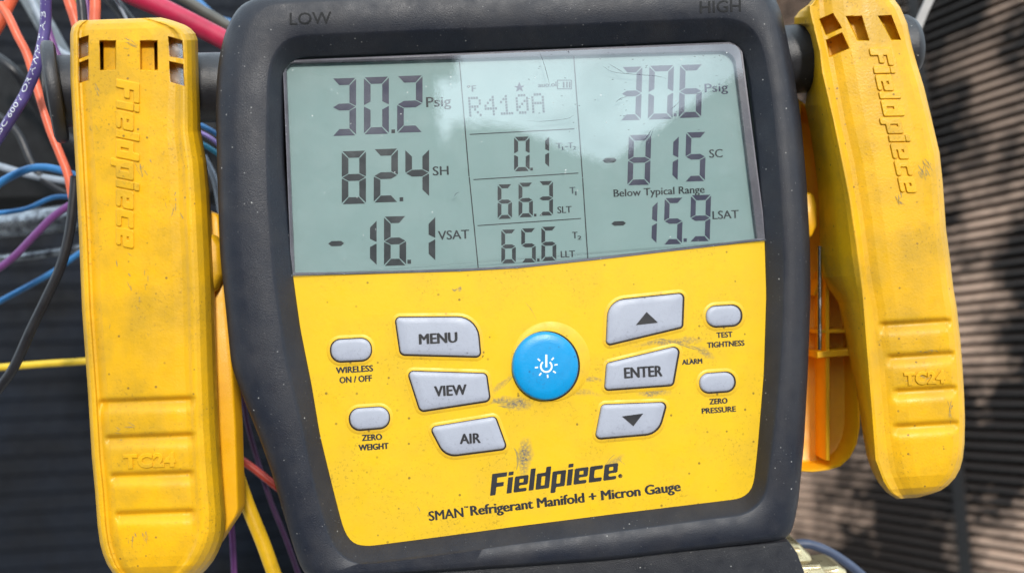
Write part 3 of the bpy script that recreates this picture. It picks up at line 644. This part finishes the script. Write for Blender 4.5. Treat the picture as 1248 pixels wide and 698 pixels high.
# rear jaw of the left clamp and its pivot
def slab_thing(name, poly, depth, thick, m, parent, bev=2.0, bh=.8):
    return ring_solid(name, poly, [(0,-thick*1e3),(0,-bh),(bev*.4,-bh*.3),(bev,0)], m, parent, fn=lambda a,b,h,hr: P(a,b,np.full(np.shape(a),depth)) + np.stack([0*np.asarray(h), -np.asarray(h)*1e-3, 0*np.asarray(h)],-1), angle=60)
slab_thing('rear_jaw', rounded([(236,250,8),(266,262,10),(272,330,10),(280,400,20),(287,520,20),(290,625,26),(262,668,12),(236,690,5)],5), .2225, .006, M['clamp_in'], cl)
slab_thing('pivot_knob', rounded([(240,284,6),(258,284,12),(267,300,14),(268,335,14),(258,356,10),(240,356,6)],6), .2165, .004, M['clamp'], cl, bev=4, bh=1.5)
slab_thing('pivot_pin', rounded([(262,306,3),(271,306,3),(272,334,3),(262,334,3)],4), .2205, .003, M['silver'], cl, bev=1)

# right clamp --------------------------------------------------
Lp = [(1000,-14),(993,-4),(985,6),(974,14),(968,22),(968,30),(976,34),(982,44),(985,70),(985,95),(983,115),(981,129),(987,158),(993,197),(997,230),(998.5,270),(999,312),(1003,338),(1012,354),(1022,369),(1029,400),(1035,432),(1046,489),(1051,525),(1056,555),(1062,572),(1070,587),(1080,599),(1092,607),(1104,611)]
Rp = [(1084,-14),(1091,1),(1097,9),(1101,18),(1106,30),(1112,57),(1118,80),(1126,106),(1135,143),(1145,186),(1149,223),(1153,280),(1158,317),(1162,352),(1166,374),(1170,410),(1173,446),(1175,480),(1176,510),(1175.5,540),(1173.5,558),(1170,571),(1164,582),(1155,591.5),(1146,597.5),(1135,601.5),(1118,606)]
Cy = [-20,8,57,83,143,197,237,295,352,417,503,558,585,600,612]; Cx = [984,987,999,1002,1016,1027,1035,1043.5,1051,1056,1063,1067,1077,1086,1098]
Gy = [-20,30,69,143,197,266,340,374,446,540,575,600,612]; Gx = [996,1001,1010,1024,1036,1047,1056.5,1063,1072,1080,1086,1097,1106]
def prof_right(px, yy, Lx, Rx):
    C = np.interp(yy, Cy, Cx); G = np.interp(yy, Gy, Gx); C = np.maximum(C, Lx+4); G = np.maximum(G, C+4); w = np.maximum(C-Lx, 1)
    t = (px-Lx)/w
    side = np.interp(t, [0,.15,.5,.85,1.0],[-17,-14,-7.2,-1.6,0]) * np.interp(yy,[0,560,600,612],[1,1,.6,.4])
    tg = (px-C)/np.maximum(G-C,1)
    mid = np.interp(tg, [0,.25,.6,1.0],[0,.05,-.7,-1.5])
    x = px-G; face = np.interp(x, [0,6,16,30,60,90],[-1.5,-1.35,-.6,-.05,.35,.35])
    h = np.where(px < C, side, np.where(px < G, mid, face))
    dr = Rx-px; h = h + np.interp(dr, [0,1,3,7,14,24],[-9,-5,-2.6,-1.0,-.25,0])
    db = 609-yy; return h + np.interp(db,[0,2,6,14,28],[-7,-4.2,-2.2,-.7,0])
groovesR = [(1070,1160,395,9.5,1.3),(1079,1164,435,9.5,1.3),(1087,1167,477,9.5,1.3),(1087,1169,520,9.5,1.3)]
winR = [([(999,24),(1015,17),(1025.5,34),(1006.5,43)],4.5),([(1007,49.5),(1026,40.5),(1034.5,59),(1011,69.5)],4.5),
        ([(1031.5,20.5),(1050,20),(1059,49.5),(1045,49.5)],3.2),([(1070.5,20),(1086,19),(1097.5,48.5),(1086.5,49)],3.2)]
SR = Shell(Lp, Rp, -.06, 1100, .2235, prof_right, groovesR, winR)
cr = empty('pipe_clamp', P(np.array(1110.),np.array(560.),np.array(.235)), 'yellow pipe clamp on the right post, turned to show its ribbed rear jaw', 'pipe clamp', 'yellow temperature clamps on the gauge posts')
SR.build('front_jaw', M['clamp'], cr, 980, 290)
SR.emboss('embossed_lettering', lge, 1091.5, 146, 184, 24, 77.5, M['clamp'], cr, z0=.02, zs=5.5, capref=(0,1.35))
SR.emboss('embossed_lettering', glyph_text('TC24', .03, 0, .03, .035, spacing=1.12), 1127, 460, 50, 14.5, -3.5, M['clamp'], cr, z0=.02, zs=5.5)
# rubbed-in grime on both clamps
M['smudge'] = mat('grey_smudge', (.20, .17, .12), .7, var=(.55, .32, .02), vscale=1100, varamt=1.0, vr=(.35, .6))
def smear(shell, par, spots):
    for (x, y, sx, sy, n_, a0) in spots:
        mb = MB()
        for _ in range(n_):
            cx_, cy_ = x + sx*rng.normal()*.5, y + sy*rng.normal()*.5; a = R_(a0 + rng.normal()*22); ln = 1.5 + 5*rng.random(); w_ = .25 + .55*rng.random(); k = 7
            t_ = np.linspace(-1, 1, k); ax = cx_ + ln*t_*math.cos(a); ay = cy_ + ln*t_*math.sin(a) + .5*np.sin(t_*2); ww = w_*np.cos(t_*1.5)
            qx = np.concatenate([ax - ww*math.sin(a), ax + ww*math.sin(a)]); qy = np.concatenate([ay + ww*math.cos(a), ay - ww*math.cos(a)])
            mb.add(P(qx, qy, shell.depth_of(qx, qy) - 4e-5), [(i, i+1, k+i+1, k+i) for i in range(k-1)])
        mb.build('grime_smear', M['smudge'], par, facing=True)
smear(SR, cr, [(1126,212,7,12,16,60),(1130,200,5,5,8,40),(1095,243,5,8,7,70),(1134,429,14,3,8,0),(1158,500,4,14,7,80),(1120,460,20,5,6,0)])
smear(SL, cl, [(160,54,12,6,9,10),(178,205,8,10,8,60),(150,525,20,10,7,0),(170,350,30,40,12,70),(210,250,12,30,7,75),(168,655,18,8,9,85),(113,157,5,5,4,30),(120,112,4,6,4,60)])
# rear jaw: an open tray with ribs
tray = np.array([(972,120),(972,560),(974,574),(990,575),(1010,572.5),(1024,568),(1036,557),(1044,541),(1048,520),(1048,480),(1044,300),(1010,150)], float)
DR = .2525
def PR(a, b, h, hr=0): return P(a, b, np.full(np.shape(a), DR-.009)) + np.stack([0*np.asarray(h), (9-np.asarray(h))*1e-3, 0*np.asarray(h)], -1)
rj = ring_solid('rear_jaw', tray, [(0,0),(0,9),(1.0,9.6),(3.4,9.6),(4.4,9.0),(5.5,1.2),(9,.6)], M['clamp_in'], cr, fn=PR, angle=50)
def rib(x0, y0, x1, y1, w, h0, h1, nm='rib'):
    d = np.array([x1-x0, y1-y0], float); d /= np.linalg.norm(d); n_ = np.array([-d[1], d[0]])*w/2
    ring_solid(nm, np.array([(x0,y0)-n_,(x1,y1)-n_,(x1,y1)+n_,(x0,y0)+n_]), [(0,h0),(0,h1-.3),(.8,h1)], M['clamp_in'], rj, fn=PR, smooth=False)
rib(1008,330,1009,561,5,.5,9.2); rib(996,404,1045,403,4.5,.5,9.0); rib(994,432,1046,428,8,.5,10.2); rib(996,360,1004,340,4,.5,7)
sr = P(np.array([999.,999.]), np.array([300.,426.]), np.array([.2395,.2395])); v, f = sweep(spline(sr,4), .00062); obj('spring_rod', v, f, M['silver'], cr, smooth=True, angle=50)
slab_thing('pivot_knob', rounded([(978,234,8),(992,233,8),(997.5,250,10),(997.5,275,10),(990,291,8),(978,290,8)],6), .238, .006, M['clamp_in'], cr, bev=4, bh=1.5)

# ------------------------------------------------------------------ hoses and fittings
def fitting():
    t = empty('brass_fitting', P(np.array(985.),np.array(700.),np.array(.25)), 'tarnished brass hose fitting at the lower right corner of the gauge', 'fitting')
    slab_thing('fitting_body', rounded([(955,662,4),(978,665,8),(991,678,6),(997,690,3),(1003,720,2),(955,725,2)],4), .246, .012, M['brass'], t, bev=6, bh=3)
    slab_thing('hex_nut', rounded([(960,690,3),(1001,688,3),(1009,700,2),(1012,730,2),(960,730,2)],4), .242, .012, M['brass'], t, bev=3, bh=1.5)
    slab_thing('collar', rounded([(1000,693,3),(1022,690,6),(1034,696,4),(1040,730,2),(1000,730,2)],4), .25, .012, M['brass'], t, bev=4, bh=2)
fitting()
tube_thing('refrigerant_hose', [(950,672,.27),(975,662,.27),(1000,667,.27),(1030,684,.27),(1060,710,.27),(1080,740,.27)], 11, wire('slate_hose',(.06,.08,.14)), 'slate blue hose arching out beside the brass fitting', 'hose')
tube_thing('refrigerant_hose', [(255,440,.245),(262,490,.243),(278,545,.242),(300,610,.242),(322,665,.242),(345,730,.242)], 17, M['hoseyel'], 'thick yellow hose running down between left clamp and gauge', 'hose')
tube_thing('purge_hose', [(262,340,.25),(268,400,.25),(276,460,.25),(279,520,.25),(281,600,.25)], 9, M['clamp_in'], 'thin orange-yellow tube tucked behind the left clamp pivot', 'hose')

# wires, front ones first
o, c, r = tube_thing('printed_wire', [(60,-25,.235),(56,0,.236),(55,34,.238),(46,77,.238),(33,110,.24),(22,130,.24),(0,165,.242),(-18,190,.242)], 12.5, M['purple'], 'purple wire with white printed lettering at the upper left', 'wire')
s = np.r_[0, np.cumsum(np.linalg.norm(np.diff(c, axis=0), axis=1))][::-1]; cr_, rr_, s_ = c[::-1], r[::-1], s[0]-s
vv, f = glyph_text('1 125C 600V OR AWM T A/B 125C', 0); vv = vv.copy(); 
vv[:,0] = (vv[:,0]-vv[:,0].min())/(vv[:,0].max()-vv[:,0].min())*(s_[-1]*.94)+s_[-1]*.05; vv[:,1] = (vv[:,1]-.36)*(2.3e-3/.73)*.62
pos = np.stack([np.interp(vv[:,0], s_, cr_[:,k]) for k in range(3)], 1); tg = np.stack([np.interp(vv[:,0], s_, np.gradient(cr_[:,k], s_)) for k in range(3)], 1); tg /= np.linalg.norm(tg,axis=1)[:,None]
nr_ = np.stack([-tg[:,2], 0*tg[:,0], tg[:,0]], 1); nr_ /= np.linalg.norm(nr_,axis=1)[:,None]; rad = np.interp(vv[:,0], s_, rr_)
q = pos + nr_*vv[:,1:2]; q[:,1] -= np.sqrt(np.maximum(rad**2-vv[:,1]**2, 0)) + 6e-5
obj('wire_lettering', q, f, M['white'], o)
tube_thing('wire', [(0,5,.25),(10,20,.25),(22,45,.25),(34,69,.25),(46,109,.25),(60,155,.25),(74,190,.25),(83,214,.25),(90,250,.25)], 10, M['orange'], 'orange wire curving behind the purple printed wire to the left clamp', 'wire')
tube_thing('wire', [(26,-22,.252),(14,0,.252),(0,28,.252),(-20,60,.252)], 13, M['orange'], 'short salmon orange wire cutting across the top left corner', 'wire')
tube_thing('wire', [(78,-20,.25),(84,0,.25),(92,24,.25),(98,45,.25)], 13, M['orange'], 'red-orange wire entering above the left edge of the left clamp', 'wire')
tube_thing('wire', [(115,-20,.24),(116,5,.24),(115.5,22,.24),(115,45,.24)], 12.5, M['orange'], 'bright orange wire standing upright above the left clamp', 'wire')
tube_thing('wire', [(94,-20,.246),(99,5,.246),(102,40,.246)], 11, M['wblack'], 'black wire between the two orange wires above the left clamp', 'wire')
tube_thing('wire', [(84,-20,.258),(91,5,.258),(98,20,.258),(108,45,.258)], 5, M['wyel'], 'thin yellow wire behind the black wire above the left clamp', 'wire')
tube_thing('wire', [(55,20,.262),(60,40,.262),(68,62,.262),(80,90,.262)], 8, M['violet'], 'thin violet wire behind the printed purple wire', 'wire')
tube_thing('wire', [(120,-15,.27),(140,5,.27),(160,30,.27)], 16, M['wblack'], 'thick black cable sloping behind the left clamp top', 'cable')
tube_thing('wire', [(132,-15,.265),(146,8,.265),(160,35,.265)], 4, M['wgrey'], 'thin grey wire on top of the sloping black cable', 'wire')
tube_thing('hose', [(130,-22,.262),(165,-4,.262),(195,9,.262),(235,29,.262),(275,50,.262),(310,72,.262)], 24, M['red'], 'thick crimson hose running behind the top left of the gauge', 'hose')
tube_thing('cable', [(175,-25,.28),(215,-6,.28),(245,12,.28),(285,36,.28)], 13, M['olive'], 'olive grey jacketed cable above the crimson hose', 'cable')
tube_thing('wire', [(-20,240,.26),(0,223,.26),(29,208,.26),(52,204,.26),(78,209,.26),(110,222,.26)], 9.5, M['wblue'], 'blue wire arching in from the left edge at mid height', 'wire')
tube_thing('wire', [(-20,196,.29),(0,203,.29),(40,214,.29),(80,221,.29),(120,226,.29)], 9, M['wgrey'], 'pale grey wire just behind the arching blue wire', 'wire')
tube_thing('wire', [(-20,338,.262),(0,326,.262),(20,310,.262),(43,286,.262),(65,264,.262),(90,247,.262),(120,230,.262)], 9, M['violet'], 'purple wire rising from the left edge towards the left clamp', 'wire')
tube_thing('wire', [(92,215,.24),(90,240,.24),(86,275,.24),(80,305,.24),(71,332,.24),(55,366,.24),(37,403,.24),(17,447,.24),(0,471,.24),(-20,495,.24)], 11.5, M['wblack'], 'long black wire sweeping down the left edge', 'wire')
tube_thing('wire', [(-20,378,.28),(0,367,.28),(43,344,.28),(70,328,.28),(98,308,.28),(130,290,.28)], 7, M['wblue'], 'thin blue wire crossing behind the long black wire', 'wire')
tube_thing('wire', [(-20,449,.275),(0,447.5,.275),(43,444,.275),(103,440,.275),(140,437,.275)], 9, M['wyel'], 'straight yellow wire lying level at the left edge', 'wire')
tube_thing('wire', [(240,150,.262),(255,158,.262),(275,170,.262)], 6, M['wblue'], 'upper short blue wire in the gap between left clamp and gauge', 'wire')
tube_thing('wire', [(240,172,.262),(256,181,.262),(275,195,.262)], 6, wire('teal_insulation',(.02,.25,.40)), 'teal wire in the gap between left clamp and gauge', 'wire')
tube_thing('wire', [(240,160,.268),(256,168,.268),(275,184,.268)], 5, wire('lilac_insulation',(.28,.2,.5)), 'lilac wire between the short blue and teal wires', 'wire')
tube_thing('wire', [(248,190,.27),(262,220,.27),(270,260,.27),(285,300,.27)], 8, M['wgrey'], 'grey wire dropping into the gap left of the gauge', 'wire')
tube_thing('wire', [(255,530,.262),(290,557,.262),(310,571,.262),(330,587,.262),(360,610,.262)], 9, M['red2'], 'dark red wire crossing low behind the yellow hose', 'wire')
tube_thing('wire', [(278,600,.268),(282,640,.268),(284,670,.268),(287,730,.268)], 7, M['violet'], 'violet wire hanging beneath the left clamp', 'wire')
tube_thing('wire', [(285,430,.272),(295,480,.272),(305,530,.272),(330,610,.272),(350,660,.272),(385,760,.272)], 6, wire('dark_violet_insulation',(.06,.02,.07)), 'dark purple wire along the shaded left side of the gauge', 'wire')
for pts, w, mm, lab in [([(-20,60,.30),(20,90,.30),(60,150,.31),(120,190,.31)], 13, 'wblack', 'thick black cable slanting down in front of the black box'),
        ([(-20,130,.29),(20,160,.29),(50,215,.29),(110,250,.29)], 9, 'wblack', 'thin black cable below the thick one at the left'),
        ([(30,-20,.285),(48,20,.285),(70,60,.285),(110,80,.285)], 8, 'wgrey', 'pale grey wire running under the violet one at the upper left'),
        ([(-20,15,.27),(20,-5,.27),(50,-25,.27)], 7, 'wblack', 'black wire over the very corner at the upper left'),
        ([(102,-20,.262),(106,5,.262),(109,35,.262)], 6, 'violet', 'short violet wire between the black and bright orange wires'),
        ([(-20,262,.275),(30,255,.275),(70,240,.275),(120,246,.275)], 6, 'wblue', 'thin blue wire across the foil-wrapped pipe'),
        ([(230,-10,.30),(262,20,.30),(290,30,.30)], 8, 'wblue', 'blue wire beyond the olive cable near the top corner of the gauge')]:
    tube_thing('wire', pts, w, M[mm], lab, 'wire')
for (px0,y0,px1,y1,w,lab) in [(-30,276,110,262,34,'broad grey crinkled foil-wrapped pipe blurred behind the left wires'),(-30,318,110,300,11,'lower grey metal pipe blurred behind the left wires')]:
    tube_thing('metal_pipe', [(px0,y0,.30),((px0+px1)/2,(y0+y1)/2+2,.30),(px1,y1,.30)], w, M['foil'], lab, 'pipe')
tube_thing('metal_pipe', [(20,-30,.30),(60,40,.30),(80,75,.30),(100,100,.30)], 22, M['pipe'], 'grey metal pipe behind the wires above the left clamp', 'pipe')
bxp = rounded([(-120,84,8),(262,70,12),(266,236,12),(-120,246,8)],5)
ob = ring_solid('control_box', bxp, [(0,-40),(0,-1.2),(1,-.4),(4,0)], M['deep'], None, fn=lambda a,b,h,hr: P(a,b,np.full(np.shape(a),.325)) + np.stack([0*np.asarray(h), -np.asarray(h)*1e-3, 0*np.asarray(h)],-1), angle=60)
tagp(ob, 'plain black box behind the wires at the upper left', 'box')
st_ = P(np.array([1140.,1133.,1124.,1114.]), np.array([-20.,0.,20.,45.]), np.full(4,.30)); v = []; f = []
mbs = MB(); s5 = spline(st_, 8)
for k in range(len(s5)-1):
    a, b = s5[k], s5[k+1]; w_ = np.array([.0019,0,.0006]); t_ = np.array([0,.0008,0])
    mbs.add([a-w_,a+w_,b+w_,b-w_,a-w_+t_,a+w_+t_,b+w_+t_,b-w_+t_], [(0,1,2,3),(7,6,5,4),(0,3,7,4),(1,5,6,2)])
tagp(mbs.build('cable_strap', M['strap']), 'pale grey flat strap above the right clamp post', 'strap')

# ------------------------------------------------------------------ louvred panels behind
def panel(name, org, d, upv, n_out, pitch, length, count, half, m, label, tilt, thick=.0012, depth=.006):
    """org: lowest corner, d: along the slats, upv: up, n_out: towards the photographer"""
    t = empty(name, org, label, 'grille'); me0 = None
    d, upv, n_out = [np.array(x, float)/np.linalg.norm(x) for x in (d, upv, n_out)]
    sl = math.cos(tilt)*n_out - math.sin(tilt)*upv; th_ = np.cross(d, sl); th_ /= np.linalg.norm(th_)
    for i in range(count):
        base = np.array(org) + upv*pitch*i
        if me0 is None:
            V = []
            for a in (0, length):
                for (s1, s2) in ((-depth/2,-thick/2),(depth*.35,-thick/2),(depth/2,-thick*.1),(depth/2,thick*.3),(depth*.35,thick/2),(-depth/2,thick/2)):
                    V.append(base + d*a + sl*s1 + th_*s2)
            F = [(j,(j+1)%6,6+(j+1)%6,6+j) for j in range(6)] + [tuple(range(6))[::-1], tuple(range(6,12))]
            o = obj('slat', V, F, m, t); me0 = o.data; l0 = np.array(o.location); o0 = to_world(base)[0]
        else:
            o = bpy.data.objects.new('slat', me0); COL.objects.link(o); o.parent = t; o.location = l0 + (to_world(base)[0]-o0)
    return t, d, upv, n_out
# right: receding towards the left
dR = np.array([-.564, 1, -.131]); dRn = dR/np.linalg.norm(dR); upR = np.array([0,.05,1.]); upR -= dRn*(upR@dRn); nR = np.cross(dRn, upR); nR /= np.linalg.norm(nR)
if nR[1] > 0: nR = -nR
org = P(np.array(1300.), np.array(349.), np.array(.44)) - upR*.30
tR, *_ = panel('louvred_panel', org, dRn, upR, nR, .0061, .75, 122, 0, M['slat'], 'brown louvred panel with dappled shade in its colour, receding behind the right clamp', R_(38), .0022, .0058)
b = np.array(org) - nR*.006; upn = upR/np.linalg.norm(upR)
V = [b-upn*.02, b+dRn*.75-upn*.02, b+dRn*.75+upn*.8, b+upn*.8]; V = V + [q-nR*.004 for q in V]
obj('backing_sheet', V, [(0,1,2,3),(7,6,5,4),(0,4,5,1),(1,5,6,2),(2,6,7,3),(3,7,4,0)], M['back'], tR)
# dark strips that paint shadow bands down the right panel
for tt in (.07,.27,.5):
    a = np.array(org) + dRn*tt + nR*.0035; w_ = dRn*.0035
    V = [a-w_, a+w_, a+w_+upn*.76, a-w_+upn*.76]; V = V + [q-nR*.004 for q in V]
    obj('shade_strip', V, [(0,1,2,3),(7,6,5,4),(0,4,5,1),(1,5,6,2),(2,6,7,3),(3,7,4,0)], M['back'], tR)
# left: nearly face-on, in shade
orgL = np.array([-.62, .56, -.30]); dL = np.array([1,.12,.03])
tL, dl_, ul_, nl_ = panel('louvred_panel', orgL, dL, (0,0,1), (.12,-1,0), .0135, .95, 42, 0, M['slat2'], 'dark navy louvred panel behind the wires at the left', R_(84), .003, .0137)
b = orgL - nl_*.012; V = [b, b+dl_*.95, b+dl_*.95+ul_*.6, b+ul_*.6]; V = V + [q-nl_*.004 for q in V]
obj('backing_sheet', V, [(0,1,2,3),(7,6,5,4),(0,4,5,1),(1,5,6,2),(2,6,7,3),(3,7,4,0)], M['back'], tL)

# unseen dark blocks added behind the camera to cut sky from the screen's reflection
M['blocker'] = mat('blocker_dark', (.05, .048, .045), .7, var=(.035, .03, .03), vscale=3)
hs = bpy.data.objects.new('sky_blocker', None); COL.objects.link(hs); hs.location = (0, -2.6, 0); LOCS['sky_blocker'] = np.array([0, -2.6, 0.])
tagp(hs, 'unseen dark blocks added to cut the sky mirrored in the gauge screen', 'sky_blocker')
def block(name, x0, x1, y0, y1, z0, z1, m, par):
    me = bpy.data.meshes.new(name); v = [(x,y,z) for z in (z0,z1) for x,y in ((x0,y0),(x1,y0),(x1,y1),(x0,y1))]
    me.from_pydata(v, [], [(0,3,2,1),(4,5,6,7),(0,1,5,4),(1,2,6,5),(2,3,7,6),(3,0,4,7)]); me.materials.append(m)
    o = bpy.data.objects.new(name, me); COL.objects.link(o); o.parent = par; return o
block('low_blocker', .72, 5, -3, 0, 0, 3.3, M['blocker'], hs); block('tall_blocker', -5, .70, -3, 0, 0, 3.95, M['blocker'], hs)
me = bpy.data.meshes.new('blocker_top'); a_ = [(.72,3.57),(1.0,3.55),(1.45,3.36),(2.35,4.02),(3.6,4.7),(5.1,4.7),(5.1,3.3),(.72,3.3)]
me.from_pydata([(x, .12, z) for x, z in a_] + [(x, -3.0, z) for x, z in a_], [], [tuple(range(8)), tuple(range(8, 16))[::-1]] + [(i, i+8, (i+1)%8+8, (i+1)%8) for i in range(8)]); me.materials.append(M['back'])
ro = bpy.data.objects.new('blocker_top', me); COL.objects.link(ro); ro.parent = hs; block('blocker_rim', -5.1, .8, .002, .12, 3.93, 4.08, M['back'], hs)

# ground
me = bpy.data.meshes.new('ground'); me.from_pydata([(-60,-60,0),(60,-60,0),(60,60,0),(-60,60,0)], [], [(0,1,2,3)]); me.materials.append(M['ground'])
g_ = bpy.data.objects.new('ground', me); COL.objects.link(g_); g_['kind'] = 'structure'; g_['label'] = 'grey concrete ground'
